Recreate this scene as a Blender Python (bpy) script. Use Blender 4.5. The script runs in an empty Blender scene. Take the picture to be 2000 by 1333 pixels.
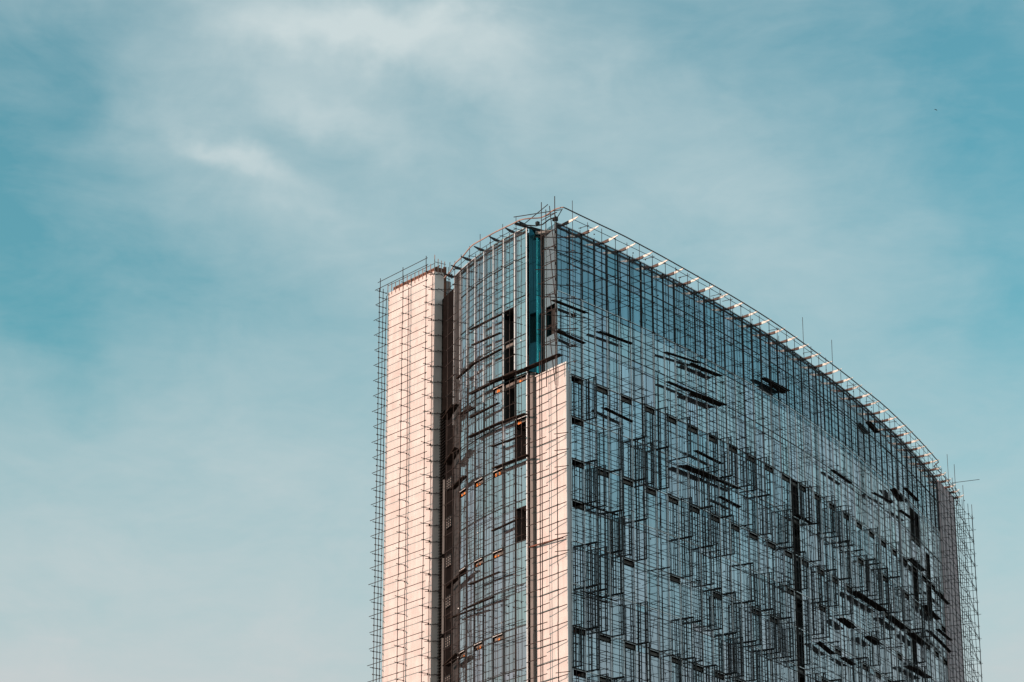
import bpy, math, random
from mathutils import Vector, Matrix
random.seed(7)
R = math.radians
S = bpy.context.scene
COL = S.collection

# ------------------------------------------------------------------ camera
cd = bpy.data.cameras.new('camera')
cam = bpy.data.objects.new('camera', cd)
COL.objects.link(cam)
cam.location = (0, 0, 1.6)
cam.rotation_euler = (R(90 + 19.73), 0, 0)
cd.lens = 95.04
cd.sensor_width = 36
cd.clip_start = 0.5
cd.clip_end = 20000
S.camera = cam

# ------------------------------------------------------------------ light
SUN_AZ, SUN_EL = -111.0, 13.0           # azimuth from +Y towards +X
sl = bpy.data.lights.new('sun', 'SUN')
sl.energy = 4.5
sl.angle = R(0.6)
sl.color = (1.0, 0.685, 0.575)
sun = bpy.data.objects.new('sun', sl)
COL.objects.link(sun)
sd = Vector((math.sin(R(SUN_AZ)) * math.cos(R(SUN_EL)), math.cos(R(SUN_AZ)) * math.cos(R(SUN_EL)), math.sin(R(SUN_EL))))
sun.rotation_euler = sd.to_track_quat('Z', 'Y').to_euler()

W = bpy.data.worlds.new('World')
S.world = W
W.use_nodes = True
nt = W.node_tree
nt.nodes.clear()


class G:
    """small node helper"""
    def __init__(s, nt): s.nt = nt
    def n(s, t, **k):
        x = s.nt.nodes.new(t)
        for a, b in k.items(): setattr(x, a, b)
        return x
    def put(s, sock, v):
        if isinstance(v, bpy.types.NodeSocket): s.nt.links.new(v, sock)
        elif v is not None: sock.default_value = v
    def m(s, op, a, b=None, c=None, clamp=False):
        x = s.n('ShaderNodeMath', operation=op, use_clamp=clamp)
        s.put(x.inputs[0], a)
        if b is not None: s.put(x.inputs[1], b)
        if c is not None: s.put(x.inputs[2], c)
        return x.outputs[0]
    def mix(s, f, a, b, mode='MIX'):
        x = s.n('ShaderNodeMix', data_type='RGBA', blend_type=mode)
        s.put(x.inputs[0], f); s.put(x.inputs[6], a); s.put(x.inputs[7], b)
        return x.outputs[2]
    def noise(s, vec, scale, detail=4, rough=0.5, dist=0.0):
        x = s.n('ShaderNodeTexNoise')
        if vec is not None: s.put(x.inputs['Vector'], vec)
        x.inputs['Scale'].default_value = scale
        x.inputs['Detail'].default_value = detail
        x.inputs['Roughness'].default_value = rough
        x.inputs['Distortion'].default_value = dist
        return x.outputs[0]
    def ramp(s, f, stops):
        x = s.n('ShaderNodeValToRGB')
        e = x.color_ramp.elements
        while len(e) < len(stops): e.new(0.5)
        for q, (p, c) in zip(e, stops):
            q.position = p; q.color = (*c, 1)
        s.put(x.inputs[0], f)
        return x.outputs[0]
    def mapping(s, vec, loc=(0, 0, 0), rot=(0, 0, 0), scale=(1, 1, 1), t='POINT'):
        x = s.n('ShaderNodeMapping', vector_type=t)
        s.put(x.inputs[0], vec)
        x.inputs[1].default_value = loc; x.inputs[2].default_value = rot; x.inputs[3].default_value = scale
        return x.outputs[0]


g = G(nt)
sky = g.n('ShaderNodeTexSky', sky_type='NISHITA')
sky.sun_disc = False
sky.sun_elevation = R(SUN_EL)
sky.sun_rotation = R(SUN_AZ)
sky.air_density = 1.0
sky.dust_density = 1.6
sky.ozone_density = 2.0
tc = g.n('ShaderNodeTexCoord')
sx = g.n('ShaderNodeSeparateXYZ')
nt.links.new(tc.outputs['Generated'], sx.inputs[0])
az = g.m('MULTIPLY', g.m('ARCTAN2', sx.outputs[0], sx.outputs[1]), 57.2958)
el = g.m('MULTIPLY', g.m('ARCSINE', sx.outputs[2]), 57.2958)
cb = g.n('ShaderNodeCombineXYZ')
nt.links.new(az, cb.inputs[0]); nt.links.new(el, cb.inputs[1])
# warp of the cloud field
wn = g.n('ShaderNodeTexNoise'); wn.inputs['Scale'].default_value = 16; wn.inputs['Detail'].default_value = 5
wn.inputs['Roughness'].default_value = 0.55
nt.links.new(tc.outputs['Generated'], wn.inputs['Vector'])
wv = g.n('ShaderNodeVectorMath', operation='MULTIPLY_ADD')
nt.links.new(wn.outputs[1], wv.inputs[0])
wv.inputs[1].default_value = (5.5, 4.0, 0); nt.links.new(cb.outputs[0], wv.inputs[2])
wo = g.n('ShaderNodeVectorMath', operation='SUBTRACT')
nt.links.new(wv.outputs[0], wo.inputs[0]); wo.inputs[1].default_value = (2.75, 2.0, 0)


def px(x, y):      # a direction of the photographed sky as (azimuth, elevation)
    return ((x - 1000) * 0.01120, 26.9 - y * 0.01083 - abs(x - 1000) * 0.00036)


# (x, y, half width, half height, tilt, weight) of the cloud veils and clear holes seen in the photographed sky
veils = [(720, 40, 330, 90, -12, 0.62), (860, 140, 280, 80, -20, 0.14), (465, 285, 85, 32, -22, 0.34), (690, 225, 170, 40, -25, 0.26), (560, 330, 120, 25, -30, 0.10), (600, 400, 120, 22, -10, 0.10),
         (560, 90, 260, 60, -25, 0.05), (1010, 110, 160, 120, 0, 0.14), (640, 400, 330, 150, -30, 0.12), (230, 210, 120, 40, -40, 0.10),
         (-20, 350, 190, 270, 0, -0.35), (130, 110, 120, 90, -30, -0.16), (320, 520, 300, 80, -8, -0.15), (2010, 150, 300, 230, 0, -0.36),
         (1480, 80, 300, 90, 10, -0.13), (1350, 330, 330, 130, -20, 0.10), (1560, 560, 360, 190, -35, 0.14), (2040, 560, 200, 240, 0, -0.19),
         (-20, 640, 180, 90, 0, -0.15), (1960, 900, 160, 160, 0, -0.06), (480, 850, 330, 110, -15, 0.14),
         (1380, 180, 60, 30, 20, -0.07), (1720, 140, 60, 30, 20, 0.06), (300, 1150, 200, 50, -12, 0.05), (80, 1180, 160, 40, -12, -0.05)]
acc = None
for (x, y, w, h, a, wt) in veils:
    u, v = px(x, y)
    mp = g.mapping(wo.outputs[0], (u, v, 0), (0, 0, R(a)), (w * .0112, h * .0108, 1), 'TEXTURE')
    ln = g.n('ShaderNodeVectorMath', operation='LENGTH'); nt.links.new(mp, ln.inputs[0])
    l2 = g.m('MULTIPLY', g.m('POWER', ln.outputs['Value'], 2.0), -0.9)
    e_ = g.m('MULTIPLY', g.m('EXPONENT', l2), wt)
    acc = e_ if acc is None else g.m('ADD', acc, e_)
dirv = g.mapping(tc.outputs['Generated'], (0.3, 0.1, 0.2), (0, R(25), R(10)), (1.0, 1.0, 1.9))
f1 = g.noise(dirv, 5.0, 6, 0.55, 0.6)
f2 = g.noise(dirv, 17.0, 6, 0.6, 0.8)
f3 = g.noise(g.mapping(tc.outputs['Generated'], (1, 4, 2), (0, R(-20), 0), (1, 1, 3.2)), 46.0, 5, 0.6, 0.4)
fb = g.m('ADD', g.m('MULTIPLY', g.m('SUBTRACT', f1, 0.5), 0.34), g.m('MULTIPLY', g.m('SUBTRACT', f2, 0.5), 0.42))
fb = g.m('ADD', fb, g.m('MULTIPLY', g.m('SUBTRACT', f3, 0.5), 0.17))
low = g.m('MULTIPLY', g.m('SUBTRACT', 20.0, el), 0.068)
low = g.m('MAXIMUM', g.m('MINIMUM', low, 0.60), 0.0)
mask = g.m('ADD', g.m('ADD', acc, fb), g.m('ADD', low, 0.35), clamp=True)
mask_s = mask
base = g.mix(1.0, sky.outputs[0], (0.84, 1.50, 1.18, 1), 'MULTIPLY')
warm = g.m('MULTIPLY', g.m('SUBTRACT', 22.0, el), 0.09, clamp=True)
cloudc = g.mix(warm, (3.95, 4.60, 4.70, 1), (3.75, 4.02, 4.08, 1))
K = 0.15
skycol = g.mix(mask_s, base, cloudc)
bg = g.n('ShaderNodeBackground'); bg.inputs[1].default_value = K
nt.links.new(skycol, bg.inputs[0])
wout = g.n('ShaderNodeOutputWorld')
nt.links.new(bg.outputs[0], wout.inputs[0])

S.view_settings.view_transform = 'Standard'
S.view_settings.look = 'None'
S.view_settings.exposure = 0.0
S.view_settings.gamma = 1.0
S.view_settings.use_curve_mapping = False
S.render.engine = 'CYCLES'
S.cycles.max_bounces = 6
S.cycles.use_denoising = True
#SKYSTOP


# ------------------------------------------------------------------ materials
def mat(name, rgb, rough=0.6, metal=0.0, var=0.0, vscale=1.0, bump=0.0, spec=0.5, stretch=(1, 1, 1)):
    m = bpy.data.materials.new(name)
    m.use_nodes = True
    t = m.node_tree; q = G(t)
    b = t.nodes['Principled BSDF']
    b.inputs['Roughness'].default_value = rough
    b.inputs['Metallic'].default_value = metal
    b.inputs['Specular IOR Level'].default_value = spec
    geo = q.n('ShaderNodeNewGeometry')
    v = q.mapping(geo.outputs['Position'], scale=stretch)
    n1 = q.noise(v, vscale, 5, 0.6)
    if var:
        lo = tuple(c * (1 - var) for c in rgb); hi = tuple(min(c * (1 + var), 1) for c in rgb)
        c = q.ramp(n1, [(0.3, lo), (0.7, hi)])
        t.links.new(c, b.inputs['Base Color'])
    else:
        b.inputs['Base Color'].default_value = (*rgb, 1)
    if bump:
        bp = q.n('ShaderNodeBump'); bp.inputs['Strength'].default_value = bump; bp.inputs['Distance'].default_value = 0.05
        t.links.new(n1, bp.inputs['Height']); t.links.new(bp.outputs[0], b.inputs['Normal'])
    return m


def glass_mat(name, rgb, rough, streak):
    m = bpy.data.materials.new(name); m.use_nodes = True
    t = m.node_tree; q = G(t); b = t.nodes['Principled BSDF']
    b.inputs['Metallic'].default_value = 0.92
    at = q.n('ShaderNodeAttribute', attribute_name='tint')
    geo = q.n('ShaderNodeNewGeometry')
    v = q.mapping(geo.outputs['Position'], scale=(6.0, 6.0, 0.12))
    n1 = q.noise(v, 1.3, 3, 0.6)
    v2 = q.mapping(geo.outputs['Position'], scale=(1.0, 1.0, 0.35))
    n2 = q.noise(v2, 0.5, 3, 0.5)
    col = q.mix(1.0, (*rgb, 1), at.outputs['Color'], 'MULTIPLY')
    dirt = q.ramp(n1, [(0.38, (1 - streak,) * 3), (0.62, (1, 1, 1))])
    col = q.mix(1.0, col, dirt, 'MULTIPLY')
    t.links.new(col, b.inputs['Base Color'])
    rr = q.m('ADD', rough, q.m('MULTIPLY', q.m('SUBTRACT', n2, 0.45, clamp=True), 0.25))
    t.links.new(rr, b.inputs['Roughness'])
    bp = q.n('ShaderNodeBump'); bp.inputs['Strength'].default_value = 0.10; bp.inputs['Distance'].default_value = 0.02
    h = q.m('ADD', q.m('MULTIPLY', n1, 0.25), n2)
    t.links.new(h, bp.inputs['Height']); t.links.new(bp.outputs[0], b.inputs['Normal'])
    return m


def tile_mat():
    m = bpy.data.materials.new('pale_tile'); m.use_nodes = True
    t = m.node_tree; q = G(t); b = t.nodes['Principled BSDF']
    b.inputs['Roughness'].default_value = 0.55
    at = q.n('ShaderNodeUVMap')
    bk = q.n('ShaderNodeTexBrick'); bk.offset = 0.0
    t.links.new(at.outputs[0], bk.inputs['Vector'])
    bk.inputs['Color1'].default_value = (0.74, 0.66, 0.625, 1)
    bk.inputs['Color2'].default_value = (0.69, 0.61, 0.58, 1)
    bk.inputs['Mortar'].default_value = (0.64, 0.565, 0.54, 1)
    bk.inputs['Scale'].default_value = 1.0
    bk.inputs['Mortar Size'].default_value = 0.012
    bk.inputs['Brick Width'].default_value = 0.62
    bk.inputs['Row Height'].default_value = 2.25
    geo = q.n('ShaderNodeNewGeometry')
    v = q.mapping(geo.outputs['Position'], scale=(2.5, 2.5, 0.2))
    st = q.ramp(q.noise(v, 1.0, 5, 0.65), [(0.3, (0.88, 0.85, 0.84)), (0.62, (1, 1, 1))])
    n2 = q.ramp(q.noise(geo.outputs['Position'], 0.5, 4, 0.6), [(0.32, (0.86, 0.83, 0.82)), (0.66, (1, 1, 1))])
    c = q.mix(1.0, q.mix(1.0, bk.outputs[0], st, 'MULTIPLY'), n2, 'MULTIPLY')
    t.links.new(c, b.inputs['Base Color'])
    bp = q.n('ShaderNodeBump'); bp.inputs['Strength'].default_value = 0.4; bp.inputs['Distance'].default_value = 0.01
    t.links.new(bk.outputs[1], bp.inputs['Height']); bp.invert = True
    t.links.new(bp.outputs[0], b.inputs['Normal'])
    return m


M = dict(
    glass=glass_mat('coated_glass', (0.53, 0.545, 0.57), 0.05, 0.16),
    teal=glass_mat('teal_glass', (0.02, 0.24, 0.30), 0.08, 0.45),
    sky_glass=mat('sky_coloured_glass', (0.25, 0.34, 0.39), 0.2, 0.45, 0.12, 0.8, stretch=(3, 3, .2)),  # pale blue base colour stands in for sky mirrored in the corner glass
    grey_panel=mat('grey_panel', (0.045, 0.042, 0.042), 0.9, 0.0, 0.2, 0.5, 0, 0.15),
    tile=tile_mat(),
    stile=mat('lightened_pink_brown_tile', (0.86, 0.69, 0.62), 0.6, 0, 0.10, 0.7, stretch=(2, 2, .3)),  # pinker tile, also lightened to make up for weak light on the side
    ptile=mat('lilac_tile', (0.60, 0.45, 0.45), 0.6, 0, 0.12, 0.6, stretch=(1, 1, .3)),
    pole=mat('rusty_steel_pole', (0.034, 0.019, 0.015), 0.65, 0.25, 0.5, 1.2),
    coupler=mat('steel_coupler', (0.03, 0.018, 0.014), 0.6, 0.4),
    galv=mat('galvanised_coupler', (0.8, 0.8, 0.78), 0.4),
    plank=mat('weathered_plank', (0.026, 0.016, 0.012), 0.95, 0, 0.6, 2.0, 0.3, 0.1),
    mull=mat('bright_aluminium', (0.88, 0.85, 0.84), 0.35, 0.55, 0.06, 0.6),
    dark=mat('dark_anodised_metal', (0.030, 0.028, 0.026), 0.5, 0.4),
    frame=mat('black_painted_steel', (0.018, 0.018, 0.018), 0.55, 0.3),
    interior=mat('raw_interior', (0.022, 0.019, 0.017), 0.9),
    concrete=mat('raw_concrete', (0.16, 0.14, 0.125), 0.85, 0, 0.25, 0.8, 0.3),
    rust=mat('rusty_formwork', (0.16, 0.055, 0.030), 0.8, 0, 0.5, 1.5, 0.3),
    shade=mat('shade_brown_cladding', (0.009, 0.007, 0.0065), 0.95, 0, 0.35, 0.7, 0, 0.03),  # brown taken near black to stand in for shade in recess and vents
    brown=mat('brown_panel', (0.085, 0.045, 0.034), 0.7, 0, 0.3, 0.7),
    recess=mat('grey_recess_panel', (0.28, 0.24, 0.22), 0.6, 0, 0.15, 0.5),
    orange=mat('orange_glow_board', (0.85, 0.22, 0.02), 0.6, 0, 0.35, 4.0),  # orange paint in place of warm light inside the vents
    cream=mat('cream_painted_steel', (0.80, 0.72, 0.64), 0.5, 0, 0.08, 1.0),
    pipe=mat('pink_primed_pipe', (0.42, 0.27, 0.22), 0.45, 0.1, 0.2, 0.8),
    white=mat('white_lintel', (0.72, 0.70, 0.68), 0.5),
    ground=mat('city_ground', (0.16, 0.155, 0.145), 0.9, 0, 0.3, 0.02),
    roof=mat('roof_concrete', (0.25, 0.24, 0.22), 0.9, 0, 0.2, 0.3),
    bird=mat('dark_feathers', (0.05, 0.05, 0.05), 0.8),
)

# ------------------------------------------------------------------ mesh helpers
BOXF = [(0, 3, 2, 1), (4, 5, 6, 7), (0, 1, 5, 4), (1, 2, 6, 5), (2, 3, 7, 6), (3, 0, 4, 7)]


class MB:
    def __init__(s):
        s.v = []; s.f = []; s.t = []; s.tint = (1, 1, 1)

    def add(s, vs, fs):
        o = len(s.v)
        s.v += [tuple(p) for p in vs]
        s.f += [tuple(i + o for i in f) for f in fs]
        s.t += [s.tint] * len(fs)
        return s

    def hexa(s, a):     # eight corners
        return s.add(a, BOXF)

    def bar(s, p, q, w, h, up=Vector((0, 0, 1))):
        p, q = Vector(p), Vector(q)
        d = (q - p).normalized()
        x = d.cross(up)
        if x.length < 1e-4: x = d.cross(Vector((0, 1, 0)))
        x.normalize(); y = x.cross(d)
        x *= w / 2; y *= h / 2
        return s.hexa([p - x - y, p + x - y, p + x + y, p - x + y, q - x - y, q + x - y, q + x + y, q - x + y])

    def tube(s, pts, r, n=6):
        pts = [Vector(p) for p in pts]
        vs = []; fs = []
        for i, p in enumerate(pts):
            d = (pts[min(i + 1, len(pts) - 1)] - pts[max(i - 1, 0)]).normalized()
            x = d.cross(Vector((0, 0, 1)))
            if x.length < 1e-3: x = d.cross(Vector((0, 1, 0)))
            x.normalize(); y = x.cross(d)
            for k in range(n):
                a = 2 * math.pi * k / n
                vs.append(p + x * r * math.cos(a) + y * r * math.sin(a))
        for i in range(len(pts) - 1):
            for k in range(n):
                fs.append((i * n + k, i * n + (k + 1) % n, (i + 1) * n + (k + 1) % n, (i + 1) * n + k))
        fs.append(tuple(range(n - 1, -1, -1))); fs.append(tuple((len(pts) - 1) * n + k for k in range(n)))
        return s.add(vs, fs)

    def cube(s, c, r):
        c = Vector(c)
        a = random.uniform(0, 1.5)
        x = Vector((math.cos(a), math.sin(a), 0)) * r; y = Vector((-math.sin(a), math.cos(a), 0)) * r; z = Vector((0, 0, r))
        return s.hexa([c - x - y - z, c + x - y - z, c + x + y - z, c - x + y - z, c - x - y + z, c + x - y + z, c + x + y + z, c - x + y + z])

    def mesh(s, name, m):
        me = bpy.data.meshes.new(name)
        me.from_pydata(s.v, [], s.f)
        if m: me.materials.append(m)
        at = me.color_attributes.new('tint', 'FLOAT_COLOR', 'CORNER')
        buf = []
        for f, t in zip(s.f, s.t): buf += [*t, 1.0] * len(f)
        at.data.foreach_set('color', buf)
        me.update()
        return me

    def build(s, name, m, parent=None, kind=None, label=None):
        o = bpy.data.objects.new(name, s.mesh(name, m))
        COL.objects.link(o)
        if parent: o.parent = parent
        if kind: o['kind'] = kind
        if label: o['label'] = label
        return o


def thing(name, label, cat, loc=(0, 0, 0), group=None):
    o = bpy.data.objects.new(name, None)
    COL.objects.link(o)
    o.location = loc; o['label'] = label; o['category'] = cat
    if group: o['group'] = group
    return o


# ------------------------------------------------------------------ plan of the tower
class Path:
    """plan curve: start, azimuth of the tangent as a function of arc length, side of the outward normal"""
    def __init__(s, x, y, f, L, side, ds=0.25):
        s.f, s.side, s.ds, s.L = f, side, ds, L
        s.P = [Vector((x, y, 0))]
        for i in range(int(L / ds)):
            a = R(f((i + .5) * ds)); s.P.append(s.P[-1] + ds * Vector((math.sin(a), math.cos(a), 0)))

    def fr(s, t):
        a = R(s.f(min(max(t, 0), s.L)))
        tg = Vector((math.sin(a), math.cos(a), 0)); n = Vector((math.cos(a), -math.sin(a), 0)) * s.side
        if t <= 0: return s.P[0] + tg * t, tg, n
        i = min(int(t / s.ds), len(s.P) - 2)
        return s.P[i] + tg * (t - i * s.ds), tg, n

    def at(s, t, d, z):
        p, tg, n = s.fr(t)
        q = p + n * d
        return Vector((q.x, q.y, z))


RP = Path(4.7, 269.1, lambda s: 41.5 - .26 * s + .0007 * s * s, 135, 1)
LP = Path(1.8, 270.2, lambda s: -38.5 + 1.15 * s, 24, -1)
ZT = 111.6
ZF = [111.6, 108.3, 103.9, 99.5, 95.0, 90.35, 85.7, 81.2, 76.8, 72.2, 67.75, 63.3, 58.9, 54.4, 50.0]
SB = 0.72                                   # height of the strip pane below each floor line


def sR(k): return 0.1 + 2.12 * k + 0.0039 * k * k
def sL(k): return 0.24 + 2.12 * k


NR, NL = 48, 7                              # bays: right facade, left facade

# ------------------------------------------------------------------ ground
gm = MB()
gm.add([(-6000, -2000, 0), (6000, -2000, 0), (6000, 9000, 0), (-6000, 9000, 0)], [(0, 1, 2, 3)])
gr = gm.build('ground', M['ground']); gr['kind'] = 'structure'

# ------------------------------------------------------------------ tower
T = thing('office_tower', 'tall curved glass office tower under construction with pale tiled pylons, wrapped in scaffolding', 'building', (20, 290, 0))
inv = Matrix.Translation(Vector((-20, -290, 0)))


def part(mb, name, m, parent=None, kind=None, label=None):
    o = mb.build(name, M[m] if isinstance(m, str) else m, parent or T, kind, label)
    o.matrix_parent_inverse = (parent or T).matrix_world.inverted() if parent else inv
    return o


def sub(mb, name, m, parent, label=None):
    o = mb.build(name, M[m], parent, None, label)
    return o


def pane_box(mb, path, s0, s1, z0, z1, d=0.0, th=0.03, tilt=0.0, pit=0.0):
    a, b = path.at(s0, d, 0), path.at(s1, d, 0)
    n = path.fr((s0 + s1) / 2)[2]
    A, B = a + n * tilt, b - n * tilt
    o = n * th
    c = []
    for zz, pp in ((z0, -pit), (z1, pit)):
        q = n * pp
        c.append([A + q - o + Vector((0, 0, zz)), B + q - o + Vector((0, 0, zz)), B + q + Vector((0, 0, zz)), A + q + Vector((0, 0, zz))])
    mb.hexa(c[0] + c[1])


# openings (missing panes): (facade, bay, z0, z1)
OPEN_L = [(1, 95.9, 102.2), (1, 90.9, 94.6), (0, 86.0, 89.2), (0, 76.95, 80.3)]
OPEN_R = [(22, 89.3, 94.4), (22, 80.3, 88.5), (22, 76.2, 79.6), (22, 71.2, 74.9), (22, 62, 70.4),
          (41, 98.5, 102.0), (42, 98.5, 101.6), (41, 90.2, 94.0), (44, 90.0, 98.4), (40, 81.0, 84.6)]


def is_open(lst, k, z0, z1):
    zc = (z0 + z1) / 2
    return any(kk == k and a - .4 < zc < b + .4 for kk, a, b in lst)


def vents_right(k, i):
    z = ZF[i]
    if k == 22: return False
    if i in (4, 6): return k % 2 == 1
    if i == 5: return k == 1 or (k > 28 and k % 4 == 3)
    if i == 7: return k == 1 or (k > 20 and k % 4 == 1)
    if i == 8: return k in (5, 9, 13, 17, 19, 27, 31, 33, 35, 39)
    if i == 9: return k in (25, 29, 31, 37, 39, 41)
    if i in (10,): return k % 2 == 1
    if i == 11: return k % 2 == 1 and k != 7
    if i == 12: return k % 4 == 1
    return False


def vents_left(k, i):
    if i in (6, 8, 10): return k in (2, 4, 6)
    if i == 4: return k in (2, 0)
    if i == 5: return k == 0
    if i == 12: return k in (2, 4)
    return False


panes = []; strips = []; rest_p = MB(); rest_s = MB(); backs = MB()


def tintf(k, z, seed):
    rr = random.Random(seed * 1000 + k * 37 + int(z * 3))
    v = rr.uniform(0.84, 1.08)
    li = rr.choice([0, 0, 0, 0.05, -0.04, 0.09])
    if seed == 1 and z > 103: return (v * (.56 + li), v * .70, v * .76)
    if seed == 2 and z > 103: return (v * (.80 + li), v * .88, v * .90)
    if seed in (1, 3) and z < 95: return (v * (.84 + li), v * .95, v)
    return (v * (1 + li), v, v * (1 + li * .5))


def facade(path, sf, nb, vf, opens, seed, smax=None):
    out = []
    for k in range(nb):
        s0, s1 = sf(k) + .045, sf(k + 1) - .045
        if smax and s1 > smax: s1 = smax
        for i in range(len(ZF) - 1):
            zt, zb = ZF[i], ZF[i + 1]
            jobs = []
            if i == 0: jobs = [(zt - .38, zt, 's'), (zb + .02, zt - .41, 'p')]
            else: jobs = [(zt - SB, zt - .03, 's'), (zb + .02, zt - SB - .03, 'p')]
            for z0, z1, kd in jobs:
                if kd == 's' and vf(k, i): out.append(('v', path, s0 - .03, s1 + .03, z0 - .02, z1 + .03, k, i)); continue
                if is_open(opens, k, z0, z1): continue
                # an opening that takes part of a tall pane
                segs = [(z0, z1)]
                for kk, a, b in opens:
                    if kk == k:
                        ns = []
                        for q0, q1 in segs:
                            if a >= q1 or b <= q0: ns.append((q0, q1)); continue
                            if a - q0 > .5: ns.append((q0, a))
                            if q1 - b > .5: ns.append((b, q1))
                        segs = ns
                for q0, q1 in segs: out.append((kd, path, s0, s1, q0, q1, k, i))
    return out


jobs = facade(LP, sL, NL, vents_left, OPEN_L, 1) + facade(RP, sR, NR, vents_right, OPEN_R, 2, 110.6)
vents = [j for j in jobs if j[0] == 'v']
for kind, nm, limit in (('p', 'glass_pane', 300), ('s', 'glass_strip', 300)):
    js = [j for j in jobs if j[0] == kind]
    js.sort(key=lambda j: (j[5] < 60, (j[2] if j[1] is RP else j[2] * .3)))
    rest = MB()
    for n_, (kd, path, s0, s1, z0, z1, k, i) in enumerate(js):
        mb = MB() if n_ < limit else rest
        rr = random.Random(n_ * 13 + (5 if kd == 'p' else 99))
        mb.tint = tintf(k, z0, 1 if path is RP else 2)
        pane_box(mb, path, s0, s1, z0, z1, 0, .03, rr.gauss(0, .004), rr.gauss(0, .006))
        if n_ < limit: part(mb, nm, 'glass')
    part(rest, nm + 's_far', 'glass', kind='stuff')

# lower curtain wall down to the street, below what the photograph shows
lw = MB()
for path, sf, nb in ((RP, sR, NR), (LP, sL, NL)):
    for k in range(0, nb, 1):
        z = 50.0
        while z > 4:
            z2 = max(z - 4.5, 3)
            lw.tint = tintf(k, z, 3)
            pane_box(lw, path, sf(k) + .045, min(sf(k + 1) - .045, 110.6) if path is RP else sf(k + 1) - .045, z2 + .05, z, 0, .03)
            z = z2
part(lw, 'lower_glass_wall', 'glass', kind='stuff')

# mullions
for k in range(NR + 1):
    s = min(sR(k), 110.7)
    z1 = 103.9 + random.uniform(-.15, .15)
    p0, tg, n = RP.fr(s)
    mb = MB(); mb.bar(RP.at(s, .045, z1), RP.at(s, .045, ZT + .05), .11, .09, n); part(mb, 'dark_mullion', 'dark')
    mb = MB(); mb.bar(RP.at(s, .05, 3), RP.at(s, .05, z1 - .01), .085, .10, n); part(mb, 'bright_mullion', 'mull')
for k in range(9):
    s = sL(k)
    n = LP.fr(s)[2]
    z1 = [96.5, 95.9, 88.0, 96.0, 94.0, 96.5, 97.0, 96.0, 94.0][k] if k else 40
    mb = MB(); mb.bar(LP.at(s, .08, z1), LP.at(s, .08, ZT + .05), .12, .14, n); part(mb, 'bright_mullion', 'mull')
    mb = MB(); mb.bar(LP.at(s, .05, 3), LP.at(s, .05, z1 - .01), .07, .12, n); part(mb, 'dark_mullion', 'dark')

# transoms along every floor line, dark; one bright line under the top band
def poly_bar(mb, path, s0, s1, d, z, w, h, step=2.12):
    n = max(1, int((s1 - s0) / step))
    for i in range(n):
        a, b = s0 + (s1 - s0) * i / n, s0 + (s1 - s0) * (i + 1) / n
        mb.bar(path.at(a, d, z), path.at(b, d, z), w, h)


for i, z in enumerate(ZF[:-1]):
    for path, s1 in ((RP, 110.7), (LP, 15.1)):
        mb = MB()
        zz = z - .395 if i == 0 else z
        poly_bar(mb, path, .1, s1, .03, zz, .08, .07 if i else .16)
        part(mb, 'transom_bar', 'dark' if i in (0, 1, 3) or path is LP else 'mull')
        if i:
            mb = MB(); poly_bar(mb, path, .1, s1, .0, z - SB - .005, .05, .05); part(mb, 'transom_bar', 'dark')
for path, s1 in ((RP, 110.7), (LP, 17)):
    mb = MB(); poly_bar(mb, path, -.05, s1, -.02, ZT + .05, .30, .09); part(mb, 'parapet_coping', 'mull')

# grey cladding panels left of the left facade glass
for i in range(len(ZF) - 1):
    mb = MB(); pane_box(mb, LP, sL(7) + .05, sL(8) - .03, ZF[i + 1] + .03, ZF[i] - .01, 0, .04); part(mb, 'cladding_panel', 'grey_panel')

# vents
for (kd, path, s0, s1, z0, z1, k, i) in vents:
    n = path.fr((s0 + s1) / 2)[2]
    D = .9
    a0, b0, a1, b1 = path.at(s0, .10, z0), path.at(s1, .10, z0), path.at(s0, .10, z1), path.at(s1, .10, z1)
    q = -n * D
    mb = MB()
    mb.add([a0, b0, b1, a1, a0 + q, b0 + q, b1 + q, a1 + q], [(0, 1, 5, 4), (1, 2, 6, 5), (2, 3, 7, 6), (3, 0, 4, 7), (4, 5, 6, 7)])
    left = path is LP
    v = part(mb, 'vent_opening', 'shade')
    # open top-hung sash with its bright edge and dark head
    mb = MB()
    zt = z1 - .13
    mb.bar(path.at(s0 + .1, .14, zt), path.at(s1 - .1, .14, zt), .04, .055)
    o = sub(mb, 'bright_sash_edge', 'white', v)
    mb = MB(); mb.bar(path.at(s0, .12, z1 - .01), path.at(s1, .12, z1 - .01), .12, .10); sub(mb, 'vent_head', 'frame', v)
    if left or (k < 10 and i >= 8) or (random.random() < .25):
        for _ in range(2 if left else 1):
            c = random.uniform(.35, .8) if left else random.uniform(.1, .6)
            wd = random.uniform(.10, .26)
            mb = MB()
            dd = -.12 if left else -.35
            h1 = random.uniform(.25, .48)
            mb.hexa([path.at(s0 + (s1 - s0) * c, dd - .03, z0 + .05), path.at(s0 + (s1 - s0) * (c + wd), dd - .03, z0 + .03),
                     path.at(s0 + (s1 - s0) * (c + wd), dd, z0 + .03), path.at(s0 + (s1 - s0) * c, dd, z0 + .05),
                     path.at(s0 + (s1 - s0) * (c + .05), dd - .03, z0 + h1), path.at(s0 + (s1 - s0) * (c + wd - .03), dd - .03, z0 + h1 + .06),
                     path.at(s0 + (s1 - s0) * (c + wd - .03), dd, z0 + h1 + .06), path.at(s0 + (s1 - s0) * (c + .05), dd, z0 + h1)])
            sub(mb, 'orange_glow_board', 'orange' if left else 'rust', v)  # added boards; their colour stands in for warm glow inside the vents

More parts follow.
